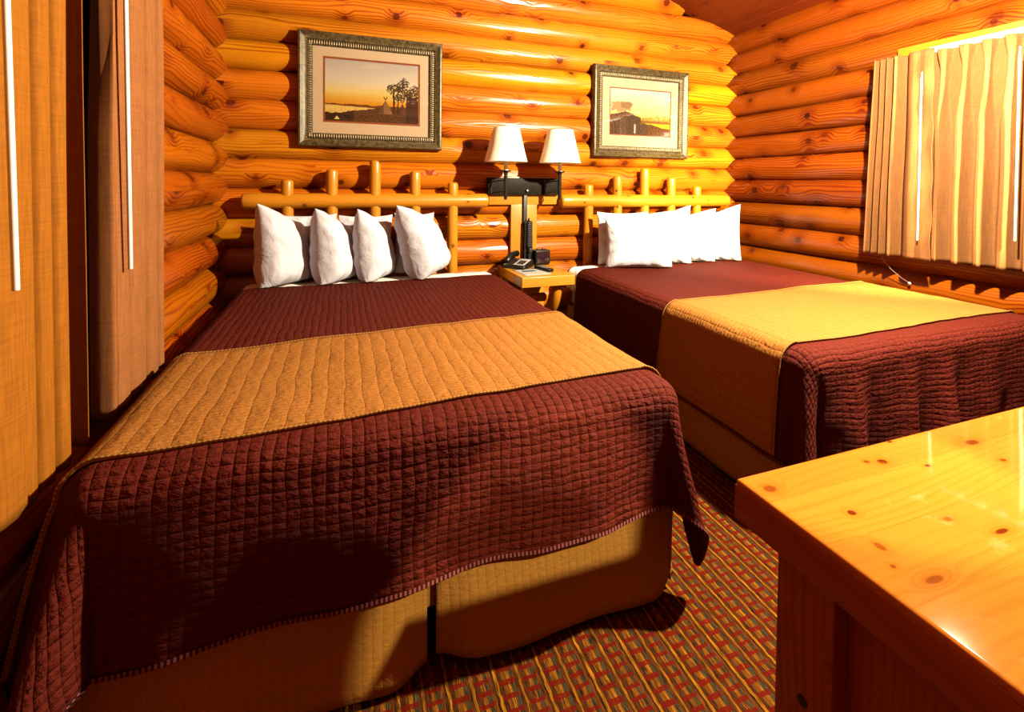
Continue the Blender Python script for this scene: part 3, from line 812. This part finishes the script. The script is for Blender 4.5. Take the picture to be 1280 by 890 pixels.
# telephone
T0 = Vector((1.195, 3.185, zn))
RZ = Matrix.Translation(T0) @ Matrix.Rotation(math.radians(-48), 4, 'Z')
ph = thing('telephone', 'black desk telephone with a white number card, left on the nightstand', 'telephone', T0)
bm = bmesh.new(); bmesh.ops.create_cube(bm, size=1)
for v in bm.verts:
    v.co = Vector((v.co.x * .165, v.co.y * .155, (v.co.z + .5) * (.055 if v.co.y > 0 else .022)))
bmesh.ops.bevel(bm, geom=bm.edges[:], offset=.006, segments=3, affect='EDGES')
mb = MB(); mb.add_bm(bm, mat=RZ); base = mb.build('base', M['blackplastic'], ph)
mb = MB(); sl = Matrix.Rotation(math.atan2(.033, .155), 4, 'X')
mb.box((-.012, -.062, .0), (.072, .058, .003), .001, mat=RZ @ Matrix.Translation((0, 0, .040)) @ sl); mb.build('number_card', M['paper'], base)['label'] = 'white number card'
mb = MB()
for i in range(3):
    for j in range(4):
        mb.box((.012 + i * .018, -.05 + j * .018, .002), (.025 + i * .018, -.038 + j * .018, .007), .0015, mat=RZ @ Matrix.Translation((0, 0, .041)) @ sl)
mb.build('keypad', M['greyplastic'], base)
mb = MB(); HM = RZ @ Matrix.Translation((-.05, 0, .052)) @ sl
hpts = [HM @ Vector((0, y, z)) for y, z in ((-.085, .012), (-.07, .022), (-.035, .036), (0, .040), (.035, .036), (.07, .022), (.085, .012))]
mb.tube(hpts, [.019, .024, .018, .017, .018, .024, .019], 16, True, dome=.4)
mb.build('handset', M['blackplastic'], ph)
mb = MB(); cp = []
for i in range(90):
    s = i / 89; a = i * 1.15
    cp.append(RZ @ Vector((-.095 - .02 * math.sin(PI * s) + .006 * math.cos(a), lerp(-.07, .05, s), .012 + .006 * math.sin(a))))
mb.tube(cp, .0022, 5, True); mb.build('coiled_cord', M['blackplastic'], ph)

# alarm clock
ck = thing('alarm_clock', 'small black alarm clock with a dark square display, on the nightstand', 'clock', (1.395, 3.255, zn))
CM = Matrix.Translation((1.395, 3.255, zn)) @ Matrix.Rotation(math.radians(6), 4, 'Z')
mb = MB(); mb.box((-.062, -.04, .004), (.062, .045, .112), .014, segs=4, mat=CM); case = mb.build('case', M['blackplastic'], ck)
mb = MB(); mb.box((-.05, -.043, .018), (.05, -.038, .098), .003, mat=CM); mb.build('display', M['display'], case)
for dx in (-.026, .022):
    mb = MB(); mb.lathe([(.0, .12), (.010, .119), (.012, .112)], (0, 0, 0), 12)
    mb.v = [tuple(CM @ (Vector(p) + Vector((dx, 0, 0)))) for p in mb.v]
    mb.build('button', M['greyplastic'], case)
mb = MB(); mb.box((-.045, -.03, 0), (.045, .035, .006), .002, mat=CM); mb.build('foot', M['greyplastic'], ck)

# tall slim device standing behind the clock
dv = thing('desk_device', 'tall slim black rounded device standing upright beside the alarm clock', 'device', (1.300, 3.262, zn))
mb = MB(); bm = bmesh.new(); bmesh.ops.create_cube(bm, size=1)
for v in bm.verts: v.co = Vector((v.co.x * .066 * (1 if v.co.z < 0 else .86), v.co.y * .05, (v.co.z + .5) * .345))
bmesh.ops.bevel(bm, geom=bm.edges[:], offset=.022, segments=5, affect='EDGES')
mb.add_bm(bm, mat=Matrix.Translation((1.300, 3.262, zn))); dbody = mb.build('body', M['blackplastic'], dv)
mb = MB()
for i in range(13): mb.box((1.283, 3.233, zn + .14 + i * .014), (1.317, 3.240, zn + .147 + i * .014), .0015)
mb.build('grille', M['greyplastic'], dbody)
mb = MB(); mb.tube([(1.306, 3.240, zn + .110), (1.306, 3.226, zn + .110)], .017, 18, True, dome=.4); mb.build('knob', M['greyplastic'], dbody)

# sheet of paper and remote control
mb = MB(); rows = []
PM = Matrix.Translation((1.215, 2.985, zn + .0012)) @ Matrix.Rotation(math.radians(4), 4, 'Z')
for i in range(9): rows.append([(PM @ Vector((lerp(-.09, .10, i / 8), lerp(-.10, .13, j / 8), .0008 * nz(i, j))), (i, j), 1) for j in range(9)])
mb.grid(rows); pp = mb.build('paper_sheet', M['paper']); tag(pp, 'white paper sheet with a bluish print lying flat on the nightstand', 'paper')
so = pp.modifiers.new('thickness', 'SOLIDIFY'); so.thickness = .0008; so.offset = 1
mb = MB(); mb.box((-.05, .02, .0016), (.045, .06, .0022), .0001, mat=PM); mb.build('printed_block', M['ink'], pp)
RM = Matrix.Translation((1.325, 3.035, zn + .001)) @ Matrix.Rotation(math.radians(14), 4, 'Z')
rc = thing('remote_control', 'black remote control with pale buttons on the nightstand', 'remote control', (1.325, 3.035, zn))
mb = MB(); mb.box((-.023, -.085, 0), (.023, .085, .022), .008, segs=4, mat=RM); rbody = mb.build('body', M['blackplastic'], rc)
mb = MB()
for i in range(3):
    for j in range(6): mb.box((-.016 + i * .012, -.05 + j * .019, .021), (-.008 + i * .012, -.038 + j * .019, .0245), .001, mat=RM)
mb.build('buttons', M['button'], rbody)

# ------------------------------------------------------------------ pictures
def paint1(x, y):
    """dusk over a lake, a tent and trees on the right bank (x right, y up, 0..1)"""
    n = nz(x * 5, y * 9); n2 = nz(x * 22, y * 22, 5); n3 = nz(x * 60, y * 50, 9)
    sky = [(0.28, (236, 150, 30)), (.36, (240, 176, 56)), (.48, (246, 214, 120)), (.65, (238, 218, 184)), (1.0, (204, 190, 176))]
    c = sky[-1][1]
    for (a, ca), (b_, cb) in zip(sky, sky[1:]):
        if y <= b_:
            t = clamp((y - a) / (b_ - a)); c = tuple(lerp(p, q, t) for p, q in zip(ca, cb)); break
    if y > .3:
        k = sstep(.1, .5, nz(x * 3, y * 14, 2)) * .25; c = tuple(lerp(p, q, k) for p, q in zip(c, (250, 228, 190)))
    hill = .285 + .02 * nz(x * 9, 4) + .01 * nz(x * 30, 3)
    if y < hill: c = (120, 66, 20)
    if .13 < y < .265 - .05 * x + .0 * n and x < .62 - (.265 - y) * 1.2: c = (246, 206, 110) if n3 < .3 else (226, 160, 60)
    bank = .135 + .06 * sstep(.1, .35, x) + .05 * sstep(.3, .6, x) + .02 * n2
    if y < bank:
        c = (56, 36, 18) if x < .3 else (92, 58, 30)
        k = clamp(.5 + n3 * .8); c = tuple(lerp(p * .65, p * 1.35, k) for p in c)
    for tx, tw, th, col in ((.635, .085, .24, (150, 108, 66)), (.82, .06, .20, (96, 62, 40))):
        yy = (y - .15) / th
        if 0 < yy < 1 and abs(x - tx) < tw * (1 - yy): c = col if x > tx - .02 else tuple(q * .7 for q in col)
        if 1 <= yy < 1.22 and abs(abs(x - tx) - (yy - 1) * .10) < .006: c = (70, 40, 20)
    for tx, w in ((.725, .010), (.77, .007), (.90, .012)):
        if .16 < y < .55 and abs(x - tx - .012 * nz(y * 7, tx)) < w: c = (54, 34, 18)
    for bx, by, br in ((.715, .58, .07), (.80, .60, .085), (.83, .68, .06), (.90, .5, .09), (.97, .52, .10), (.80, .46, .07), (.95, .4, .1)):
        d = math.hypot(x - bx, (y - by) * .75) / br
        if d < 1 + .5 * n2 and n3 > -.18 + .3 * (d - .6): c = (58, 42, 30) if n3 < .2 else (96, 78, 60)
    if x > .86 and y < .36 + .1 * n2: c = (66, 42, 28)
    if abs(x - .125) < .03 * (1 - (y - .03) / .06) and .03 < y < .09: c = (250, 220, 120)
    return c
def paint2(x, y):
    """pale morning over a river with a dark bank on the left"""
    n2 = nz(x * 18, y * 18, 7); n3 = nz(x * 55, y * 45, 1)
    t = clamp((y - .35) / .6); c = tuple(lerp(p, q, t) for p, q in zip((244, 206, 110), (244, 230, 204)))
    if math.hypot((x - .17) / .17, (y - .60) / .11) < 1 + .5 * n2: c = (186, 150, 104)
    if math.hypot((x - .27) / .1, (y - .65) / .07) < 1 + .5 * n2: c = (160, 124, 84)
    tree = .40 + .05 * nz(x * 16, 2) + .05 * sstep(.6, .95, x)
    if y < tree and x > .45: c = (206, 164, 62) if n3 > -.1 else (150, 108, 40)
    if y < .33 + .02 * n2 and x > .4: c = (140, 96, 44)
    if .17 + .08 * (1 - x) < y < .265: c = (240, 196, 40) if x > .58 else c
    bank = lerp(.50, .24, sstep(.25, .75, x)) - .07 * (1 - sstep(0, .25, x))
    if x > .5: bank = lerp(.255, .15, sstep(.62, 1.0, x))
    if y < bank + .02 * n2:
        k = clamp(.5 + n3 * .9); c = tuple(lerp(p * .7, p * 1.3, k) for p in ((92, 66, 46) if x < .62 else (104, 66, 34)))
    if x > .9 and y < .1: c = (150, 128, 110)
    if abs(x - .405) < .012 and .04 < y < .24: c = (210, 196, 170)
    return c
def picture(label, x0, x1, z0, z1, fn, side_mat, tb_mat, seed, liner=.012):
    """x0..z1 outer frame"""
    yb = 3.322; fwid = .088
    cx, cz = (x0 + x1) / 2, (z0 + z1) / 2
    t = thing('framed_picture', label, 'picture', (cx, yb, cz), 'framed landscapes')
    def ring(prof, name, mat, smooth=True):
        mb = MB(); rows = []
        for ins, yy in prof:
            cs = [(x0 + ins, z0 + ins), (x1 - ins, z0 + ins), (x1 - ins, z1 - ins), (x0 + ins, z1 - ins)]
            row = []; L = 0
            for i in range(4):
                a, b = cs[i], cs[(i + 1) % 4]
                for k in range(13):
                    px, pz = lerp(a[0], b[0], k / 12), lerp(a[1], b[1], k / 12); row.append(((px, yy, pz), (L + px + pz, ins), 1))
            rows.append(row)
        mb.grid(rows, closed_u=True); return mb.build(name, mat, t, sharp=30)
    mould = ring([(0, yb + .005), (0, yb - .030), (.006, yb - .040), (.016, yb - .042), (.030, yb - .034), (.040, yb - .028), (.048, yb - .026),
          (.052, yb - .018), (.056, yb - .016)], 'moulding', M['frame'])
    ring([(.054, yb - .016), (.058, yb - .021), (.082, yb - .019), (.087, yb - .012), (fwid, yb - .004)], 'moulding_lip', M['frame'])
    # ribbed beading round the inside
    mb = MB(); ins = .068; step = .0145
    for a, b, ax in (((x0 + ins, z0 + ins), (x1 - ins, z0 + ins), 0), ((x0 + ins, z1 - ins), (x1 - ins, z1 - ins), 0),
                     ((x0 + ins, z0 + ins), (x0 + ins, z1 - ins), 1), ((x1 - ins, z0 + ins), (x1 - ins, z1 - ins), 1)):
        L = (b[0] - a[0]) if ax == 0 else (b[1] - a[1]); n = int(L / step)
        for k in range(n + 1):
            px, pz = lerp(a[0], b[0], k / n), lerp(a[1], b[1], k / n)
            hx, hz = (.0050, .0180) if ax == 0 else (.0180, .0050)
            rows = []
            for i in range(6):
                th = PI * i / 5 - PI / 2; row = []
                for j in range(9):
                    ph_ = 2 * PI * j / 8
                    row.append(((px + hx * math.cos(th) * math.cos(ph_), yb - .021 - .006 * (math.sin(th)), pz + hz * math.cos(th) * math.sin(ph_)), (0, 0), 1))
                rows.append(row)
            mb.grid(rows)
    mb.build('beading', M['bead'], mould, sharp=0)
    # mat with a bevelled opening, coloured liner, print
    ya = yb - .006
    mx0, mx1, mz0, mz1 = x0 + fwid - .006, x1 - fwid + .006, z0 + fwid - .006, z1 - fwid + .006
    ix0, ix1, iz0, iz1 = mx0 + side_mat, mx1 - side_mat, mz0 + tb_mat * 1.1, mz1 - tb_mat * .95
    def rectring(o, i, yo, yi, name, mat, par):
        mb = MB()
        q = [mb.vert((px, yo, pz)) for px, pz in ((o[0], o[2]), (o[1], o[2]), (o[1], o[3]), (o[0], o[3]))]
        r = [mb.vert((px, yo, pz)) for px, pz in ((i[0], i[2]), (i[1], i[2]), (i[1], i[3]), (i[0], i[3]))]
        s = [mb.vert((px, yi, pz)) for px, pz in ((i[0], i[2]), (i[1], i[2]), (i[1], i[3]), (i[0], i[3]))]
        for k in range(4):
            m = (k + 1) % 4; mb.face((q[k], q[m], r[m], r[k])); mb.face((r[k], r[m], s[m], s[k]))
        return mb.build(name, mat, par, smooth=False)
    mt_ob = rectring((mx0, mx1, mz0, mz1), (ix0, ix1, iz0, iz1), ya, ya + .003, 'mat', M['mat'], t)
    rectring((ix0 - .003, ix1 + .003, iz0 - .003, iz1 + .003), (ix0 + liner, ix1 - liner, iz0 + liner, iz1 - liner), ya + .002, ya + .004, 'liner', M['liner'], mt_ob)
    mb = MB(); NXp, NZp = 210, 140; rows = []
    for j in range(NZp + 1):
        row = []
        for i in range(NXp + 1):
            c = fn(i / NXp, j / NZp)
            row.append(((lerp(ix0 + liner * .8, ix1 - liner * .8, i / NXp), ya + .0035, lerp(iz0 + liner * .8, iz1 - liner * .8, j / NZp)), (i / NXp, j / NZp), tuple(lin(clamp(q, 0, 255)) for q in c)))
        rows.append(row)
    mb.grid(rows); mb.build('print', M['print'], t, smooth=False, merge=False)
    mb = MB(); mb.box((mx0, ya - .0035, mz0), (mx1, ya - .002, mz1), 0); mb.build('glass', M['glass'], t, smooth=False)
    mb = MB(); mb.box((x0 + .02, yb + .002, z0 + .02), (x1 - .02, yb + .006, z1 - .02), 0); mb.build('backing', M['mattress'], t, smooth=False)
picture('framed dusk landscape of a tent and trees by a lake, above the left bed', -.253, .660, 1.466, 2.194, paint1, .066, .070, 1)
picture('framed pale river landscape with a dark bank, above the right bed', 1.842, 2.732, 1.459, 2.174, paint2, .072, .085, 2, liner=.008)

# ------------------------------------------------------------------ curtains
def curtain(name, label, pts_fn, z0, z1, nu, mat, group, header=.0, uvs=1.0):
    """pts_fn(t, f)->(x, y): plan position of the cloth, f = 0 at the top hem, 1 at the bottom"""
    mb = MB(); NZc = 64; rows = []
    for k in range(NZc + 1):
        f = k / NZc; z = lerp(z1, z0, f); row = []; L = 0; last = None
        for i in range(nu + 1):
            x, y = pts_fn(i / nu, f)
            if last: L += math.hypot(x - last[0], y - last[1])
            last = (x, y)
            dz = .004 * nz(y * 9, 3) * f
            row.append((Vector((x, y, z + dz)), (L * uvs, z), 1.0))
        rows.append(row)
    mb.grid(rows)
    o = mb.build(name, mat, sharp=0); tag(o, label, 'curtain', group)
    so = o.modifiers.new('thickness', 'SOLIDIFY'); so.thickness = .0025; so.offset = 0
    return o
def interp(tab, t):
    """smooth polyline through (x, y) points"""
    n = len(tab) - 1; s = clamp(t) * n; i = min(int(s), n - 1); u = s - i
    p0 = tab[max(i - 1, 0)]; p1 = tab[i]; p2 = tab[i + 1]; p3 = tab[min(i + 2, n)]
    def cr(a, b, c, d): return .5 * ((2 * b) + (-a + c) * u + (2 * a - 5 * b + 4 * c - d) * u * u + (-a + 3 * b - 3 * c + d) * u ** 3)
    k = .75
    return tuple(lerp(lerp(p1[q], p2[q], u), cr(p0[q], p1[q], p2[q], p3[q]), k) for q in (0, 1))
def pleat(t_y0, y0, y1, npl, base, amp, sgn):
    """pinch-pleated cloth: tight triple folds at the header, opening to soft rounds below"""
    def f(t, fr):
        y = lerp(y0, y1, t)
        ph = t * npl; q = ph - math.floor(ph)
        flare = sstep(.10, .34, fr)
        hw = lerp(.30, .05, sstep(.0, .105, fr)) if fr < .105 else lerp(.05, .36, sstep(.105, .42, fr))
        a = abs(q - .5 + .05 * nz(ph * .7, fr * 1.3, 4) * flare)
        soft = 1 - sstep(hw * .35, hw + .13, a)
        soft *= 1 + .22 * nz(math.floor(ph) * 1.7, fr * 1.2, base * 9) * flare
        d = amp * soft * (lerp(.8, .62, sstep(0, .105, fr)) if fr < .105 else lerp(.62, 1.1, sstep(.105, .4, fr)))
        y += (.10 * (y1 - y0) / npl) * math.sin(2 * PI * q) * flare * .9
        return base + sgn * d, y + .006 * nz(ph * .5, fr * 3)
    return f
gr, gl = 'curtain panels at the right window', 'curtain panels at the left window'
# right window: long pleated panel
cD = curtain('curtain', 'long pleated tan curtain panel under the white track, nearest the desk', pleat(0, 1.86, .62, 13, 3.168, .062, -1), .838, 2.012, 620, M['curtain_dimmed'], gr)
# narrow stack at the far side, leading edge overlapping the long one
def stackR(t, fr):
    flare = lerp(.80, 1.0, sstep(0, .9, fr)); fl2 = sstep(.05, .3, fr)
    tab = [(3.15, 2.075), (3.10, 2.06), (3.15, 2.04), (3.10, 2.022), (3.15, 2.0), (3.095, 1.982), (3.15, 1.955), (3.09, 1.935), (3.15, 1.90), (3.10, 1.862), (3.088, 1.835), (3.092, 1.80), (3.087, 1.77), (3.092, 1.73)]
    x, y = interp(tab, t)
    k = sstep(0, .6, t)
    y += (.055 * (1 - t) - .01) * (fr - .2) * .9
    x += .012 * nz(t * 7, fr * 2.2, 2) * fl2
    if t > .75: x += .006 * math.sin(fr * 30 + t * 9) * (t - .75) * 4
    return x, y
cC = curtain('curtain', 'narrow gathered tan curtain panel at the far end of the right window', stackR, .832, 2.022, 420, M['curtain_dimmed'], gr)
def wand(parent, top, bot, r=.006):
    mb = MB(); top, bot = Vector(top), Vector(bot)
    mb.tube([top, top.lerp(bot, .33), top.lerp(bot, .66), bot], r, 12, True, dome=.5)
    mb.tube([top + Vector((0, 0, .0)), top + Vector((0, 0, .03))], r * .55, 8, True)
    w = mb.build('wand', M['wand'], parent); w['label'] = 'white wand'; return w
wand(cC, (3.065, 1.775, 1.86), (3.066, 1.772, .945), .0042)
wand(cD, (3.085, 1.372, 1.90), (3.085, 1.366, .99), .0042)
# left window: golden panel and tan panel
def foldL(tab, amp, wv):
    def f(t, fr):
        x, y = interp(tab, t)
        x += amp * nz(t * 6 + wv, fr * 1.6, wv) * sstep(0, .3, fr)
        y += .012 * nz(t * 3, fr * 1.2, wv)
        if wv > 2: y += .05 * max(0, 1 - fr * 2.0) * clamp(1 - t * 4)
        return x, y
    return f
tabA = [(-.612, .86), (-.640, .90), (-.612, .95), (-.645, 1.00), (-.615, 1.05), (-.608, 1.10), (-.640, 1.135), (-.612, 1.17), (-.602, 1.215), (-.604, 1.27), (-.625, 1.285),
        (-.602, 1.30), (-.600, 1.335), (-.622, 1.350), (-.600, 1.365), (-.598, 1.40), (-.615, 1.415), (-.655, 1.432), (-.666, 1.462), (-.655, 1.488), (-.625, 1.484), (-.595, 1.476)]
cA = curtain('curtain', 'golden curtain panel at the left edge, before the dark window gap', foldL(tabA, .006, 1.0), .575, 2.13, 420, M['curtain_gold'], gl)
tabB = [(-.655, 1.640), (-.63, 1.632), (-.606, 1.630), (-.597, 1.634), (-.604, 1.64), (-.625, 1.645), (-.600, 1.66), (-.597, 1.70), (-.600, 1.74), (-.615, 1.755), (-.597, 1.775), (-.592, 1.82), (-.596, 1.87),
        (-.618, 1.885), (-.597, 1.905), (-.594, 1.95), (-.600, 1.98), (-.616, 1.992), (-.596, 2.01), (-.596, 2.035), (-.625, 2.05), (-.65, 2.055)]
cB = curtain('curtain', 'tan curtain panel between the dark window gap and the log corner', foldL(tabB, .006, 4.0), .575, 2.13, 420, M['curtain'], gl)
wand(cA, (-.575, 1.135, 1.95), (-.577, 1.165, 1.035))
wand(cB, (-.575, 1.665, 1.95), (-.575, 1.685, .985))
# tracks
mb = MB(); mb.box((3.165, .60, 2.012), (3.20, 1.80, 2.043), .003, 1)
tk = mb.build('curtain_track', M['wand']); tag(tk, 'white curtain track along the top of the right window', 'curtain track')
for y in (.9, 1.5):
    mb = MB(); mb.box((3.195, y - .012, 2.018), (3.222, y + .012, 2.036), .002); mb.build('bracket', M['wand'], tk)
mb = MB(); mb.box((-.645, .84, 2.135), (-.605, 2.07, 2.165), .003, 1)
tl = mb.build('curtain_track', M['wand']); tag(tl, 'white curtain track above the left window', 'curtain track')
# pine head board of the right window
mb = MB(); mb.box((3.198, .56, 1.985), (3.232, 1.985, 2.085), .004, 1, seed=3); struct(mb.build('trim_2', M['trim']))
# clear pull cord hanging below the right curtains
mb = MB()
mb.tube([(3.16, 2.03, .99), (3.158, 2.025, .86), (3.16, 2.01, .80), (3.17, 1.97, .745), (3.185, 1.92, .70), (3.20, 1.885, .675)], .0022, 6, True)
cdn = mb.build('pull_cord', M['clear']); tag(cdn, 'thin clear cord hanging loose below the gathered right curtain', 'cord')
mb = MB(); mb.tube([(3.198, 1.888, .678), (3.203, 1.878, .668)], .006, 8, True, dome=.5); mb.build('cord_end', M['wand'], cdn)

# ------------------------------------------------------------------ desk in the foreground
dk = thing('desk', 'worn glossy pine desk in the near right foreground', 'desk', (1.3, .25, 0))
mb = MB(); mb.box((.622, -.14, .694), (2.05, .617, .76), .008, 0, seed=.31, segs=4)
dtop = mb.build('desk_top', [M['desk']], dk)
mb = MB(); mb.box((.6195, -.138, .697), (.626, .615, .752), .002, 1, seed=3); mb.build('shaded_edge', M['deskside'], dtop)  # thin dark skin: shade on the top's left face put in as colour
for lx in (.66, 1.93):
    for ly in (.47, -.10):
        mb = MB(); mb.box((lx, ly, 0), (lx + .09, ly + .095, .694), .006, 2, seed=lx * 7 + ly); mb.build('leg', M['deskside'], dk)
mb = MB(); mb.box((.69, -.01, .10), (.71, .47, .694), .002, 2, seed=5); mb.build('side_panel', M['deskside'], dk)
mb = MB(); mb.box((.75, .50, .25), (1.93, .52, .694), .002, 0, seed=9); mb.build('back_panel', M['deskside'], dk)
mb = MB(); mb.box((1.91, -.01, .10), (1.93, .47, .694), .002, 2, seed=15); mb.build('side_panel', M['deskside'], dk)
mb = MB()
mb.tube([(.6605, .515, .47), (.6585, .515, .47)], .008, 16, True); mb.build('screw_plug', M['black'], dk)

# ------------------------------------------------------------------ light
def point(name, loc, power, radius, col):
    l = bpy.data.lights.new(name, 'POINT'); l.energy = power; l.shadow_soft_size = radius; l.color = col
    o = bpy.data.objects.new(name, l); COL.objects.link(o); o.location = loc; return o
point('key_lamp', (2.05, 1.12, 2.2), 1500, .035, (1.0, .87, .64))
def spot(name, loc, aim, power, size, blend, radius, col):
    l = bpy.data.lights.new(name, 'SPOT'); l.energy = power; l.shadow_soft_size = radius; l.color = col
    l.spot_size = math.radians(size); l.spot_blend = blend
    o = bpy.data.objects.new(name, l); COL.objects.link(o); o.location = loc
    o.rotation_euler = (Vector(aim) - Vector(loc)).to_track_quat('-Z', 'Y').to_euler(); return o
spot('hall_spot', (1.75, -.75, 2.2), (.50, 1.13, .26), 950, 13, .10, .03, (1.0, .84, .5))
spot('window_lamp', (2.90, .50, 1.80), (3.14, 1.62, 1.42), 2300, 64, .5, .05, (1.0, .80, .46))
w = bpy.data.worlds.new('night'); SC.world = w; w.use_nodes = True
bg = w.node_tree.nodes.get('Background'); bg.inputs[0].default_value = (.02, .012, .008, 1); bg.inputs[1].default_value = .3
vs = SC.view_settings; vs.view_transform = 'Standard'; vs.look = 'None'; vs.exposure = 0.0; vs.gamma = 1.0
try: vs.use_curve_mapping = False
except Exception: pass
